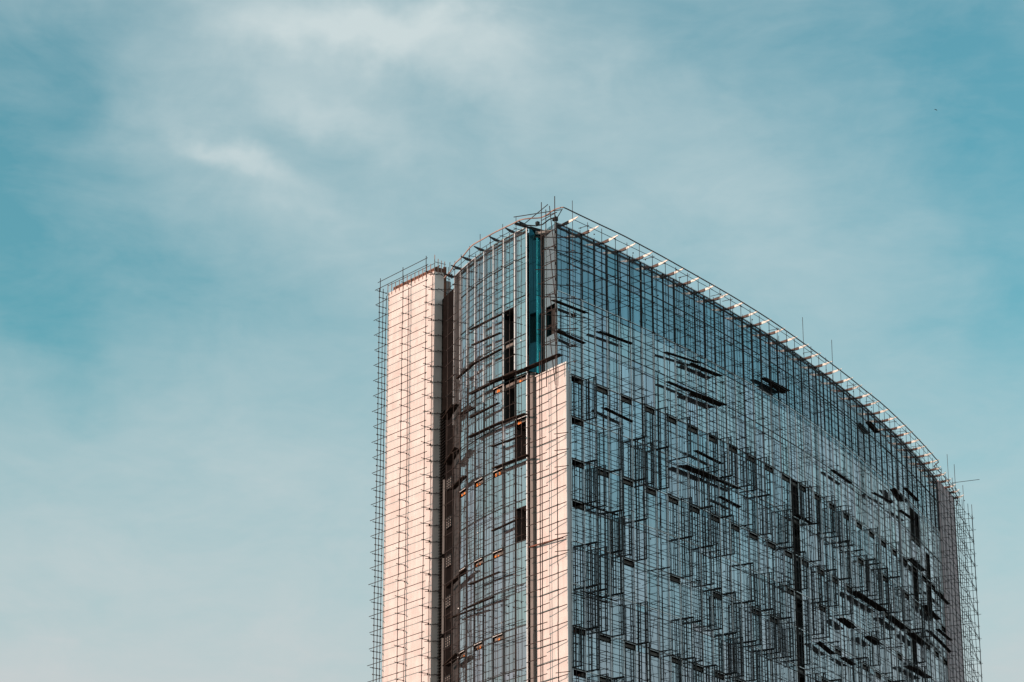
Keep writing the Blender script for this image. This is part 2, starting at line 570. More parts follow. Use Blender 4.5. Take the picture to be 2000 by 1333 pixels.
# interior behind the openings
def ring(path, s0, s1, d0, d1, z0, z1, step=2.5):
    mb = MB(); n = int((s1 - s0) / step) + 1
    for i in range(n):
        a, b = s0 + (s1 - s0) * i / n, s0 + (s1 - s0) * (i + 1) / n
        mb.hexa([path.at(a, d0, z0), path.at(b, d0, z0), path.at(b, d1, z0), path.at(a, d1, z0),
                 path.at(a, d0, z1), path.at(b, d0, z1), path.at(b, d1, z1), path.at(a, d1, z1)])
    return mb


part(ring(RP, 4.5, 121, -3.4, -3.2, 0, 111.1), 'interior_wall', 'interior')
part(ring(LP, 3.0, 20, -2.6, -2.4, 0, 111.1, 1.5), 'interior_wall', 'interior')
for z in ZF[1:]:
    part(ring(RP, 3.9, 121, -3.15, -.14, z - .55, z - .25), 'floor_slab', 'concrete')
    part(ring(LP, .3, 17, -2.3, -.14, z - .55, z - .25, 1.5), 'floor_slab', 'concrete')
# partition walls flanking each tall opening (dark room sides)
for path, sf, lst, dp in ((RP, sR, OPEN_R, -3.1), (LP, sL, OPEN_L, -2.3)):
    for k, a, b in lst:
        for kk in (k, k + 1):
            s = sf(kk) + (.1 if kk == k else -.1)
            mb = MB(); t = path.fr(s)[1] * .04
            A, B = path.at(s, dp, 0), path.at(s, -.1, 0)
            mb.hexa([A - t + Vector((0, 0, a)), B - t + Vector((0, 0, a)), B + t + Vector((0, 0, a)), A + t + Vector((0, 0, a)),
                     A - t + Vector((0, 0, b)), B - t + Vector((0, 0, b)), B + t + Vector((0, 0, b)), A + t + Vector((0, 0, b))])
            part(mb, 'partition_wall', 'interior')

# roof slab and back walls
back = [RP.at(s, -19.5, 0) for s in range(120, 11, -6)]
left_pts = [LP.at(s, -.2, 0) for s in (17, 13, 9, 5, 1)]
right_pts = [RP.at(s, -.2, 0) for s in [.5] + list(range(4, 122, 4))]
loop = left_pts + right_pts + back
mb = MB(); n_ = len(loop)
mb.add([(p.x, p.y, 110.9) for p in loop] + [(p.x, p.y, 111.2) for p in loop],
       [tuple(range(n_))[::-1], tuple(range(n_, 2 * n_))] + [(i, (i + 1) % n_, n_ + (i + 1) % n_, n_ + i) for i in range(n_)])
part(mb, 'roof', 'roof')
mb = MB()
bl = [right_pts[-1]] + back + [Vector((-14.4, 297.5, 0))]
for a, b in zip(bl[:-1], bl[1:]):
    mb.add([(a.x, a.y, 0), (b.x, b.y, 0), (b.x, b.y, 110.9), (a.x, a.y, 110.9)], [(0, 1, 2, 3)])
part(mb, 'rear_wall', 'concrete')


# ---- pylons: box on a plan corner; t1 = direction of the sunlit face, t2 = direction of the side face
def dirv2(a): return Vector((math.sin(R(a)), math.cos(R(a)), 0))


def pylon(c, a1, L1, a2, L2, z1, label, m='tile', z0=0):
    t1, t2 = dirv2(a1), dirv2(a2)
    P = [c, c + t1 * L1, c + t1 * L1 + t2 * L2, c + t2 * L2]
    me_v = [(p.x, p.y, z0) for p in P] + [(p.x, p.y, z1) for p in P]
    me = bpy.data.meshes.new('tiled_pylon')
    fs = [(0, 1, 5, 4), (1, 2, 6, 5), (2, 3, 7, 6), (3, 0, 4, 7), (4, 5, 6, 7)]
    me.from_pydata(me_v, [], fs)
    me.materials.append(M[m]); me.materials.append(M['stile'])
    uv = me.uv_layers.new(name='UVMap')
    lens = [L1, L2, L1, L2, L1]
    for fi, f in enumerate(me.polygons):
        ln = lens[fi]
        co = [(0, z0), (ln, z0), (ln, z1), (0, z1)]
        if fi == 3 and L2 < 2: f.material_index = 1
        for li, c_ in zip(f.loop_indices, co): uv.data[li].uv = c_
    me.update()
    o = bpy.data.objects.new('tiled_pylon', me)
    COL.objects.link(o); o.parent = T; o.matrix_parent_inverse = inv
    o['label'] = label
    return o


A1, A2 = -38.0, 55.5
c1 = Vector((-8.866, 289.3, 0)); L1 = 9.22; DZ = 1.47
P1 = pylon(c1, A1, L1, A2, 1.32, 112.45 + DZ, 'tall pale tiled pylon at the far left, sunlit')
c2 = Vector((5.66, 265.6, 0)); A1b = -35.5
P2 = pylon(c2, A1b, 5.4, 6.0, 4.3, 94.55, 'shorter pale tiled pylon at the front corner, sunlit')
# right pylon: shaded strip of tiled wall at the far end of the long facade
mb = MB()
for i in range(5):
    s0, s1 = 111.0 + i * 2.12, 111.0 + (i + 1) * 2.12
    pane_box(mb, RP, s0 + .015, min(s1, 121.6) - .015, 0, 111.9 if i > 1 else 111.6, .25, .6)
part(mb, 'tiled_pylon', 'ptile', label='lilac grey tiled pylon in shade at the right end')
mb = MB(); pane_box(mb, RP, 110.72, 110.98, 0, 111.5, .1, .3); part(mb, 'corner_post', 'mull')
# white rounded edge of the front pylon
t1, t2 = dirv2(A1b), dirv2(6.0)
mb = MB()
mb.tube([c2 + t1 * .06 - Vector((t2.x, t2.y, 0)) * .02 + Vector((0, 0, z)) for z in (0, 94.5)], .07, 8)
sub(mb, 'corner_bead', 'white', P2)
mb = MB()
mb.bar(c2 + t1 * 5.5 + Vector((0, 0, 94.45)) - t2 * .1, c2 - t1 * .1 + Vector((0, 0, 94.45)) - t2 * .1, .18, .16)
sub(mb, 'pylon_coping', 'white', P2)


# parapet of the left pylon: rusty formwork band, posts, rail, frames behind
t1, t2 = dirv2(A1), dirv2(A2)
Z1 = 112.45 + DZ
up = lambda p, z: Vector((p.x, p.y, z))
mb = MB()
A_, B_, C_, D_ = c1 + t1 * .05 + t2 * .12, c1 + t1 * (L1 - 1.0) + t2 * .12, c1 + t2 * 1.28 + t1 * .1, c1 + t1 * .05 + t2 * .12
mb.bar(up(A_, Z1 + .22), up(B_, Z1 + .22), .16, .44)
mb.bar(up(A_, Z1 + .22), up(C_, Z1 + .22), .16, .60)
pp = sub(mb, 'formwork_band', 'rust', P1); pp
for i in range(13):
    q = c1 + t1 * (L1 * i / 12.0) - t2 * .02
    mb = MB(); mb.bar(up(q, Z1 - .35), up(q, Z1 + (1.0 if i else 1.9) + random.uniform(-.05, .1)), .09, .09)
    sub(mb, 'guard_post', 'pipe', P1)
for i in range(1, 4):
    q = c1 + t2 * (.45 * i)
    mb = MB(); mb.bar(up(q, Z1 - .35), up(q, Z1 + 1.55 + random.uniform(-.2, .1)), .09, .09)
    sub(mb, 'guard_post', 'pipe', P1)
for i in range(9):
    q = c1 + t1 * (.5 + i * .95) + t2 * .9
    mb = MB(); r_ = t1 * .2
    mb.bar(up(q, Z1 - .4), up(q, Z1 + .95), .08, .08)
    mb.bar(up(q + r_ * 2, Z1 - .4), up(q + r_ * 2, Z1 + .95), .08, .08)
    mb.bar(up(q - r_, Z1 + .92), up(q + r_ * 2.6, Z1 + .92), .08, .10)
    mb.bar(up(q, Z1 + .45), up(q + r_ * 2, Z1 + .45), .06, .06)
    sub(mb, 'steel_frame', 'frame', P1)
mb = MB(); mb.bar(up(c1 + t1 * (L1 + .1), Z1 + .92), up(c1, Z1 + .92), .05, .05); mb.bar(up(c1, Z1 + 1.1), up(c1 + t2 * 1.5, Z1 + 1.1), .05, .05)
sub(mb, 'guard_rail', 'frame', P1)
mb = MB(); q = c1 + t2 * 1.45 + t1 * .1
mb.bar(up(q, 110.8), up(q, Z1 + .75), .38, .38); part(mb, 'rusty_post', 'rust')
mb = MB(); q = c1 + t2 * 2.0 + t1 * .5
mb.bar(up(q, 109.8), up(q, 113.2), 1.0, .3, t1); part(mb, 'recess_head_panel', 'recess')

# recess between left pylon and left facade: dark wall, louvres, lattice windows, post
wa, wb = LP.at(sL(8) + .05, -.15, 0), c1 + t2 * 1.45 + t1 * 1.3
wn_ = (wa - wb).normalized(); wnorm = Vector((wn_.y, -wn_.x, 0)) * 1.0
mb = MB(); mb.bar(up(wa, 55) + Vector((0, 0, -55)), up(wa, 111.0), .01, .01)
mb = MB()
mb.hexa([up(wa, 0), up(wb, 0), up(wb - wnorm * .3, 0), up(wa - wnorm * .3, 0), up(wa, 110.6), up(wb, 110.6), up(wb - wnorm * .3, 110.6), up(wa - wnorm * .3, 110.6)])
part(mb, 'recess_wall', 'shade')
wl = (wa - wb).length
mb = MB(); z = 56.0
while z < 97:
    mb.bar(up(wb + wn_ * .05 + wnorm * .12, z), up(wb + wn_ * (wl * .46) + wnorm * .12, z), .22, .05, (Vector((0, 0, 1)) + wnorm * .8).normalized())
    z += .34
part(mb, 'louvre_slats', 'dark', kind='stuff')
mb = MB(); q = wb + wn_ * wl * .52 + wnorm * .25
for z0, z1 in ((57, 61.5), (62.5, 70.5), (71, 79.5), (80, 88.5)):
    mb.bar(up(q, z0), up(q, z1), .22, .2)
part(mb, 'recess_post', 'recess')
for z in (87.7, 83.25, 78.83, 74.3, 69.86, 65.47, 61.0, 56.6):
    q0 = wb + wn_ * (wl * .60) + wnorm * .06
    mb = MB()
    W_, H_ = wl * .28, 1.15
    mb.hexa([up(q0, z - H_ / 2), up(q0 + wn_ * W_, z - H_ / 2), up(q0 + wn_ * W_ + wnorm * .05, z - H_ / 2), up(q0 + wnorm * .05, z - H_ / 2),
             up(q0, z + H_ / 2), up(q0 + wn_ * W_, z + H_ / 2), up(q0 + wn_ * W_ + wnorm * .05, z + H_ / 2), up(q0 + wnorm * .05, z + H_ / 2)])
    lw_ = part(mb, 'lattice_window', 'recess')
    mb = MB()
    for i in range(4):
        u_ = q0 + wn_ * (W_ * i / 3) + wnorm * .08
        mb.bar(up(u_, z - H_ / 2 - .04), up(u_, z + H_ / 2 + .04), .14, .14)
    for i in range(5):
        zz = z - H_ / 2 + H_ * i / 4
        mb.bar(up(q0 + wnorm * .09, zz), up(q0 + wn_ * W_ + wnorm * .09, zz), .06, .08)
    sub(mb, 'lattice_bars', 'frame', lw_)

# notch between left facade and corner column: teal glass
cA, cB = Vector((3.6, 270.9, 0)), Vector((4.7, 269.1, 0))
ninw = dirv2(52)
nA, nB = Vector((1.85, 270.15, 0)), cA.copy()
bA, bB = nA + ninw * .9 + dirv2(-38) * -.0, nB + ninw * 1.0
zz_ = [111.2, 107.4, 103.9, 99.5, 95.1]
def quad_box(mb, a, b, z0, z1, th, n):
    o = n * th
    mb.hexa([up(a, z0), up(b, z0), up(b - o, z0), up(a - o, z0), up(a, z1), up(b, z1), up(b - o, z1), up(a - o, z1)])
nface = -ninw
for i in range(len(zz_) - 1):
    for u0, u1, tv in ((0.02, .44, random.uniform(.5, 1.0)), (.56, .78, random.uniform(1.2, 2.0)), (.82, .98, random.uniform(.8, 1.5))):
        mb = MB(); mb.tint = (tv, tv, tv)
        a = bA + (bB - bA) * u0; b = bA + (bB - bA) * u1
        quad_box(mb, a, b, zz_[i + 1] + .03, zz_[i] - .03, .05, nface); part(mb, 'teal_glass_pane', 'teal')
mb = MB(); q = bA + (bB - bA) * .5 + nface * .1
mb.bar(up(q, 95.0), up(q, 111.5), .2, .3); part(mb, 'notch_mullion', 'brown')
mb = MB(); quad_box(mb, bA - ninw * -.1, bB - ninw * -.1, 95.1, 111.3, .02, nface); part(mb, 'notch_wall', 'interior')
for a, b in ((nA, bA), (nB, bB)):
    mb = MB(); mb.tint = (1.6, .62, .62); quad_box(mb, a, b, 95.1, 111.3, .06, dirv2(-38)); part(mb, 'notch_side_wall', 'teal')
# lower notch lining beside the front pylon
lA, lB = nA + ninw * .05, c2 + dirv2(A1b) * 5.42
ld = (lB - lA); ln_ = ld.normalized(); lno = Vector((ln_.y, -ln_.x, 0))
mb = MB(); quad_box(mb, lA, lB, 0, 94.9, .06, lno); part(mb, 'recess_lining', 'recess')
mb = MB(); q = lA + ld * .72 + lno * .12
mb.bar(up(q, 0), up(q, 94.8), .16, .22, ln_); part(mb, 'dark_downpipe_casing', 'dark')

# corner column: narrow glazed face, one missing pane
cl = (cB - cA).length; ct = (cB - cA).normalized(); cn = Vector((-ct.y, ct.x, 0)); cn = -cn if cn.dot(Vector((0, -1, 0))) < 0 else cn
for i in range(0, 5):
    z1_, z0_ = ZF[i], ZF[i + 1]
    segs = [(z0_ + .02, z1_ - .03)]
    if i == 2: segs = [(102.5, 103.87)]
    if i == 3: segs = [(95.02, 99.1)]
    for q0, q1 in segs:
        mb = MB(); mb.tint = (1.25, 1.2, 1.18)
        quad_box(mb, cA + ct * .05, cB - ct * .05, q0, q1, .04, cn); part(mb, 'corner_glass_pane', 'sky_glass')
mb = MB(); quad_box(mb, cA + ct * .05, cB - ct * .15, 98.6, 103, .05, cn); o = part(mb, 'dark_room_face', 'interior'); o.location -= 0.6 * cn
for q in (cA + ct * .03, cB - ct * .0):
    mb = MB(); mb.bar(up(q + cn * .05, 95.1), up(q + cn * .05, ZT), .10, .14); part(mb, 'bright_mullion', 'mull')
mb = MB(); quad_box(mb, cA - cn * .5, cB - cn * .5, 0, 94.9, .1, cn); part(mb, 'corner_wall', 'grey_panel')
mb = MB(); mb.bar(up(cB + RP.fr(.1)[2] * .05, 94), up(cB + RP.fr(.1)[2] * .05, ZT + .1), .14, .14); part(mb, 'dark_mullion', 'dark')

# dark ragged wedge beam across the notch and the strut at the corner
mb = MB(); mb.bar(LP.at(.9, 1.2, 112.0), (3.4, 270.5, 111.15), .16, .30)
part(mb, 'roof_beam', 'frame')
mb = MB(); mb.tube([(1.0, 269.9, 111.7), (2.6, 269.6, 111.45), (3.3, 269.3, 111.5), (4.0, 269.1, 112.0), (4.7, 269.2, 112.3)], .07)
part(mb, 'bent_pipe', 'frame')
mb = MB(); mb.tube([(4.75, 269.0, 111.7), (4.9, 268.4, 112.0), (5.35, 266.2, 112.0)], .05); mb.cube((4.75, 268.95, 112.0), .2); mb.cube((4.5, 269.1, 111.95), .13)
part(mb, 'corner_strut', 'frame')
mb = MB(); mb.cube((2.75, 269.6, 111.75), .17); part(mb, 'floodlight', 'frame')

# roof rail: pink primed pipe carried by the bracket tips, bent round the corner
RAIL = [(-7.68, 286.56), (-6.93, 284.47), (-6.37, 282.09), (-5.47, 279.9), (-4.46, 276.83), (-3.25, 274.86), (-1.73, 272.63), (0.0, 270.42), (0.91, 269.25), (1.92, 268.82), (3.02, 268.63), (3.73, 267.81), (4.26, 266.81), (4.63, 266.24), (5.31, 265.77), (5.65, 265.93), (6.84, 267.38), (9.91, 271.08), (12.3, 273.96), (14.68, 277.21), (16.69, 279.9), (22.04, 287.53), (26.13, 293.49), (30.27, 299.94), (34.64, 307.37), (41.18, 319.1), (45.03, 326.48), (48.06, 332.28), (51.83, 340.44), (55.35, 348.51), (58.71, 356.69), (58.96, 357.41), (58.6, 359.34), (60.87, 364.48), (64.32, 374.66), (64.57, 376.23), (64.75, 378.34)]
pts = [Vector((x, y, 112.0)) for x, y in RAIL]
sm = []
for i in range(len(pts) - 1):
    p0, p1, p2, p3 = pts[max(i - 1, 0)], pts[i], pts[i + 1], pts[min(i + 2, len(pts) - 1)]
    for k in range(4):
        t = k / 4
        sm.append(.5 * ((2 * p1) + (p2 - p0) * t + (2 * p0 - 5 * p1 + 4 * p2 - p3) * t * t + (3 * p1 - p0 - 3 * p2 + p3) * t ** 3) * 1.0 if 30 > i > 0 else p1.lerp(p2, t))
sm.append(pts[-1])
mb = MB(); mb.tube(sm[:60], .075, 8); part(mb, 'roof_rail', 'pipe')
mb = MB(); mb.tube(sm[59:], .07, 8); part(mb, 'roof_rail', 'brown')

# roof brackets
BR = [1.01, 4.48, 7.88, 11.01, 14.22, 17.2, 20.4, 23.82, 26.93, 30.14, 33.6, 37.08, 40.32, 43.97, 47.35, 50.55, 54.22, 57.72, 60.87, 64.69, 67.94, 71.56, 74.9, 78.62, 82.11, 85.98, 89.06, 92.78, 95.89, 99.39, 102.8, 106.09, 109.12, 112.29, 115.24, 117.97, 120.89]
for j, s in enumerate(BR):
    n = RP.fr(s)[2]; tg = RP.fr(s)[1] * .05
    dl = 2.3 if s < 103 else 1.75
    zb = 111.62
    def prof(mb, ds, zt, zl, w):
        for (d0, a0, b0), (d1, a1, b1) in zip(list(zip(ds, zt, zl))[:-1], list(zip(ds, zt, zl))[1:]):
            tt = RP.fr(s)[1] * w
            P_ = lambda d, z, sg: RP.at(s, d, z) + tt * sg
            mb.hexa([P_(d0, b0, -1), P_(d1, b1, -1), P_(d1, b1, 1), P_(d0, b0, 1), P_(d0, a0, -1), P_(d1, a1, -1), P_(d1, a1, 1), P_(d0, a0, 1)])
    mb = MB(); prof(mb, (.82, 1.5, dl - .1, dl), (zb + .26, zb + .34, zb + .42, zb + .44), (zb - .02, zb + .10, zb + .32, zb + .38), .03)
    b_ = part(mb, 'roof_bracket', 'cream')
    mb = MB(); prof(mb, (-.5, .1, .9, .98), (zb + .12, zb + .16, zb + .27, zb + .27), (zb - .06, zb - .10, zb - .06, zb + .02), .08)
    sub(mb, 'bracket_sleeve', 'brown', b_)  # thicker inner block; its brown also stands in for the parapet's shade
for s in (0.2, 2.53, 5.54, 8.82, 12.08, 14.98, 17.6):
    mb = MB()
    tt = LP.fr(s)[1]
    for (d0, a0, b0), (d1, a1, b1) in (((-.4, 111.78, 111.6), (.55, 111.95, 111.62)), ((.55, 111.95, 111.62), (1.3, 112.05, 111.97))):
        w = tt * .05
        P_ = lambda d, z, sg: LP.at(s, d, z) + w * sg
        mb.hexa([P_(d0, b0, -1), P_(d1, b1, -1), P_(d1, b1, 1), P_(d0, b0, 1), P_(d0, a0, -1), P_(d1, a1, -1), P_(d1, a1, 1), P_(d0, a0, 1)])
    part(mb, 'roof_bracket', 'frame')  # left brackets all dark: shade on their visible sides put into the colour

# ---- fin frames: ladder-like steel frames standing off the long facade
def fin_mesh(H, two=True):
    mb = MB()
    mb.bar((0, .05, 0), (0, 1.75, 0), .11, .13)
    mb.bar((0, .05, H - .1), (0, 1.75, H - .1), .08, .08)
    for d in ((.35, .68, 1.38, 1.70) if two else (1.38, 1.70)):
        mb.bar((0, d, .05), (0, d, H - .05), .10, .085)
    z = .5
    while z < H - .3:
        mb.bar((0, 1.38, z), (0, 1.70, z), .05, .07)
        if two: mb.bar((0, .35, z + .2), (0, .68, z + .2), .05, .07)
        z += .92
    return mb


FM = [fin_mesh(4.5, True).mesh('fin_frame', M['frame']), fin_mesh(4.5, False).mesh('fin_frame', M['frame'])]
arm = MB(); arm.bar((0, .05, 0), (0, 1.6, 0), .10, .12); arm.bar((.0, .05, -.35), (0, .9, -.05), .05, .05); ARM = arm.mesh('bracket_arm', M['frame'])
rr = random.Random(21)
cnt = 0
for j in range(1, 23):
    k = 2 * j
    for i in range(4, 13):
        zt, zb = ZF[i], ZF[i + 1]
        s = sR(k) + .12
        if s > 109: continue
        if k in (22,) and i > 8: continue
        near = {(2, 4): 1, (4, 4): 0, (4, 5): 1, (6, 4): 1, (8, 4): 1, (10, 4): 1, (2, 5): 0, (2, 6): 1, (6, 5): 1, (8, 5): 1}
        pr = near.get((k, i), None)
        ex = pr if pr is not None else (rr.random() < (.66 if s < 60 else .52))
        p, tg, n = RP.fr(s)
        ang = math.atan2(n.y, n.x) - math.pi / 2
        if ex:
            o = bpy.data.objects.new('fin_frame', FM[0 if rr.random() < .75 else 1]); o.location = RP.at(s, 0, zb)
            o.scale = (1, 1 if i % 2 == 0 else .93, (zt - zb) / 4.5)
        elif rr.random() < .5: continue
        else:
            o = bpy.data.objects.new('bracket_arm', ARM); o.location = RP.at(s, 0, zb)
        o.rotation_euler = (0, 0, ang); COL.objects.link(o); o.parent = T; o.matrix_parent_inverse = inv; cnt += 1
        if rr.random() < .30 and s < 100:      # extra ladder on the odd mullion
            s2 = sR(k - 1) - .15
            p, tg, n = RP.fr(s2)
            o = bpy.data.objects.new('fin_frame', FM[1 if rr.random() < .6 else 0]); o.location = RP.at(s2, 0, zb)
            o.scale = (1, .8, (zt - zb) / 4.5)
            o.rotation_euler = (0, 0, math.atan2(n.y, n.x) - math.pi / 2); COL.objects.link(o); o.parent = T; o.matrix_parent_inverse = inv

# ------------------------------------------------------------------ scaffolding
_pm = MB(); _pm.tube([(0, 0, 0), (0, 0, 1)], 1.0, 6)
POLE = _pm.mesh('pole', M['pole'])


class Scaff:
    def __init__(s, name, label, loc, k=1.0):
        s.o = thing(name, label, 'scaffolding', loc)
        s.inv = Matrix.Translation(-Vector(loc))
        s.lists = {}; s.k = k
        s.cp = MB(); s.cpw = MB()

    def pole(s, kind, p, q, r=.042, pri=0.0):
        r *= s.k
        s.lists.setdefault(kind, []).append((pri, Vector(p), Vector(q), r))

    def knot(s, p, w=False):
        (s.cpw if w else s.cp).cube(p, .05 if w else .062 * s.k ** .5)

    def obj(s, name, me):
        o = bpy.data.objects.new(name, me); COL.objects.link(o); o.parent = s.o; o.matrix_parent_inverse = s.inv
        return o

    def finish(s):
        for kind, L in s.lists.items():
            L.sort(key=lambda e: e[0])
            rest = MB()
            for i, (pri, p, q, r) in enumerate(L):
                if i < 300:
                    o = s.obj(kind, POLE)
                    d = q - p
                    o.location = p
                    o.rotation_mode = 'QUATERNION'
                    o.rotation_quaternion = d.to_track_quat('Z', 'Y')
                    o.scale = (r, r, d.length)
                else: rest.tube([p, q], r, 5)
            if rest.v:
                o = s.obj(kind + 's_far', rest.mesh(kind, M['pole'])); o['kind'] = 'stuff'
        for m_, nm, mt in ((s.cp, 'couplers', 'coupler'), (s.cpw, 'bright_couplers', 'galv')):
            if m_.v:
                o = s.obj(nm, m_.mesh(nm, M[mt])); o['kind'] = 'stuff'

    def plank(s, path, s0, z0, s1, z1, d0=.55, n=2, w=.26, th=.06):
        for b in range(n):
            d = d0 + b * (w + .02)
            mb = MB(); k = max(1, int(abs(s1 - s0) / 4))
            e0, e1 = random.uniform(-.2, .2), random.uniform(-.2, .2)
            for i in range(k):
                f0, f1 = i / k, (i + 1) / k
                a = s0 + e0 + (s1 + e1 - s0 - e0) * f0; c = s0 + e0 + (s1 + e1 - s0 - e0) * f1
                mb.bar(path.at(a, d, z0 + (z1 - z0) * f0), path.at(c, d, z0 + (z1 - z0) * f1), w, th)
            s.obj('plank', mb.mesh('plank', M['plank']))


def rows(sc, path, st, d_in, d_out, zlo, ztops, z_first, lift, seed, tr_len=(.15, .35), p_led=.9, p_led_in=None, p_tr=.85, far=0.0, knots=True, ledger_out=None, ground=True, wh=.02):
    """two rows of standards along a path with ledgers and transoms"""
    rr = random.Random(seed)
    N = len(st)
    offs = []
    for i, s_ in enumerate(st):
        for row, d in ((0, d_in), (1, d_out)):
            if row == 0 and 50 < s_ < 108 and i % 2: continue
            ds = rr.uniform(-.12, .12); dd = rr.uniform(-.07, .07)
            top = ztops(i, row, s_)
            # the standard: stacked tubes, each a little out of line
            z = top; cx, cy = ds, dd
            lean = rr.uniform(-.006, .006)
            while z > zlo:
                z2 = max(z - rr.choice((6.0, 6.0, 4.5)), zlo)
                sc.pole('standard', path.at(s_ + cx, d + cy, z2 - .15), path.at(s_ + cx + lean * 6, d + cy + rr.uniform(-.02, .02), z), .043, pri=(top - z) * .3 + s_ * .6 + (1 - row) * 3)
                z = z2; cx += rr.uniform(-.05, .05)
            if ground: sc.pole('base_standard', path.at(s_ + cx, d, 0), path.at(s_ + cx, d, zlo), .043, pri=s_)
        offs.append(rr.uniform(-.1, .1))
    z = z_first; lv = 0
    while z > zlo:
        for row, d in ((0, d_in + .06), (1, d_out + .06)):
            i = rr.randrange(0, 3) - 2
            while i < N - 1:
                i2 = min(i + rr.choice((2, 3, 3)), N - 1)
                a, b = st[max(i, 0)], st[i2]
                if i2 > max(i, 0) and z < ztops(i2, row, b) + .1 and rr.random() < (p_led if row or p_led_in is None else p_led_in):
                    o0, o1 = rr.uniform(.1, .5), rr.uniform(.1, .5)
                    dz0, dz1 = rr.uniform(-.05, .05), rr.uniform(-.05, .05)
                    pr = abs(a) + lv * 1.2
                    js = rr.uniform(-.03, .03)
                    # follow the curve with chords
                    sc.pole('ledger', path.at(a - o0, d + js, z + dz0), path.at(b + o1, d + js, z + dz1), .04, pri=pr)
                i = i2
        zt = z + rr.uniform(.0, .08)
        for i, s_ in enumerate(st):
            if z > ztops(i, 1, s_): continue
            if rr.random() < p_tr * (1 if s_ < 45 else .6):
                e0, e1 = rr.uniform(*tr_len), rr.uniform(*tr_len)
                if rr.random() < .3: e0 = .05
                dz = rr.uniform(-.06, .06)
                sh = rr.uniform(-.06, .06)
                sc.pole('transom', path.at(s_ + sh, max(d_in - e0, .1), zt + dz), path.at(s_ + sh, d_out + e1, zt + dz + rr.uniform(-.03, .03)), .04, pri=s_ + lv * 1.3)
            if knots:
                for row, d in ((0, d_in), (1, d_out)):
                    if rr.random() < (.45 if s_ < 60 else .2): sc.knot(path.at(s_, d + .05, z + rr.uniform(-.06, .06)), rr.random() < wh)
        z -= lift; lv += 1


# long right facade
SC = Scaff('facade_scaffold', 'dense black pole scaffolding along the long curved glass facade, right of the front corner', (20, 280, 0), .80)
stR = [1.3 + 2.36 * i for i in range(46)]
tallR = {3: 112.4, 21: 115.8, 25: 115.8, 0: 114.2}


def topsR(i, row, s_):
    rr_ = random.Random(i * 7 + row)
    if row == 1:
        return tallR.get(i, 112.25 + rr_.choice((0, .2, .5, .1)))
    return 111.55 + rr_.choice((0, -.2, .25, .5))


rows(SC, RP, stR, .38, 1.38, 54, topsR, 111.95, 1.79, 5, p_led=.96, p_led_in=.5, p_tr=.55)
# extra standards and transoms in the middle of bays, thinning the regularity
rr = random.Random(77)
for i in range(34):
    s_ = 2.4 + 3.1 * i + rr.uniform(-.3, .3)
    z1 = rr.choice((110.5, 105, 103, 99, 95, 92)); z0 = z1 - rr.uniform(8, 45)
    d = rr.choice((.3, 1.3, 1.45, .5))
    zz = z1
    while zz > max(z0, 54):
        SC.pole('standard', RP.at(s_, d, zz - 6), RP.at(s_ + rr.uniform(-.05, .05), d, zz), .04, pri=40 + s_)
        zz -= 6
for i in range(210):
    s_ = rr.uniform(1, 60); z = rr.uniform(56, 108)
    q = stR[min(int((s_ - 1.3) / 2.36), 45)] if s_ > 1.3 else 1.3
    dz = rr.uniform(-.1, .3)
    SC.pole('transom', RP.at(q + rr.uniform(-.1, 1.2), .3, z), RP.at(q + rr.uniform(-.1, .9), 1.45, z + dz), .036, pri=30 + s_)
for i in range(46):
    a = rr.uniform(2, 100); z = rr.uniform(58, 106)
    SC.pole('brace', RP.at(a, 1.45, z), RP.at(a + rr.choice((-1, 1)) * rr.uniform(.4, 1.2), 1.45, z + rr.uniform(3, 5)), .035, pri=a)
RPL = [(-1.57, 102.15, 4.13, 102.23, 2), (-1.07, 98.85, 3.62, 98.66, 2), (6.13, 100.7, 12.09, 100.95, 2), (6.91, 92.26, 11.96, 91.97, 2), (18.58, 101.77, 25.7, 102.52, 2), (23.5, 101.86, 30.21, 102.26, 3), (18.73, 98.41, 23.95, 98.58, 2), (23.67, 98.38, 30.38, 98.76, 4), (40.76, 105.09, 47.61, 105.35, 3), (42.43, 104.84, 46.28, 104.73, 2), (74.24, 109.19, 77.77, 108.76, 3), (60.14, 98.85, 66.37, 98.83, 2), (83.36, 102.69, 87.15, 101.94, 3), (89.0, 104.36, 95.29, 104.27, 2), (74.66, 99.84, 82.8, 100.57, 2), (85.96, 100.47, 92.59, 100.91, 2), (24.25, 91.8, 29.89, 91.68, 2), (21.31, 89.34, 27.97, 89.48, 4), (27.97, 89.48, 33.88, 89.72, 2), (29.23, 87.67, 33.99, 87.56, 2), (60.46, 80.27, 64.65, 79.95, 4), (64.86, 84.62, 76.76, 84.77, 4), (78.28, 84.47, 85.51, 84.39, 4), (69.61, 80.01, 74.05, 79.84, 4), (85.58, 79.56, 96.19, 80.15, 4), (87.51, 84.29, 94.46, 84.24, 4), (53.56, 75.91, 57.99, 75.33, 3), (60.93, 75.58, 64.81, 75.4, 3), (102.69, 93.49, 110.8, 93.51, 2), (102.68, 88.22, 110.5, 88.42, 2), (98.08, 86.91, 110.0, 86.61, 2),
       (90, 94.9, 97, 94.9, 3), (96, 90.0, 104, 89.8, 3), (48.5, 90.2, 53, 90.2, 2), (3.4, 80.9, 9.5, 80.9, 1), (3.0, 71.4, 9, 71.5, 1)]
for a, z0, b, z1, n in RPL: SC.plank(RP, a, z0, b, z1, .62 if n < 3 else .42, n)
SC.finish()

# left facade
SL = Scaff('facade_scaffold', 'brown pole scaffolding with planks before the narrow curved facade between the two sunlit pylons', (-3, 275, 0), .78)
stL = [.9, 3.2, 5.5, 7.8, 10.1, 12.3, 14.4, 16.4]


def topsL(i, row, s_):
    rr_ = random.Random(i * 3 + row + 50)
    return (112.3 if row else 111.4) + rr_.choice((0, .4, .8, .2))


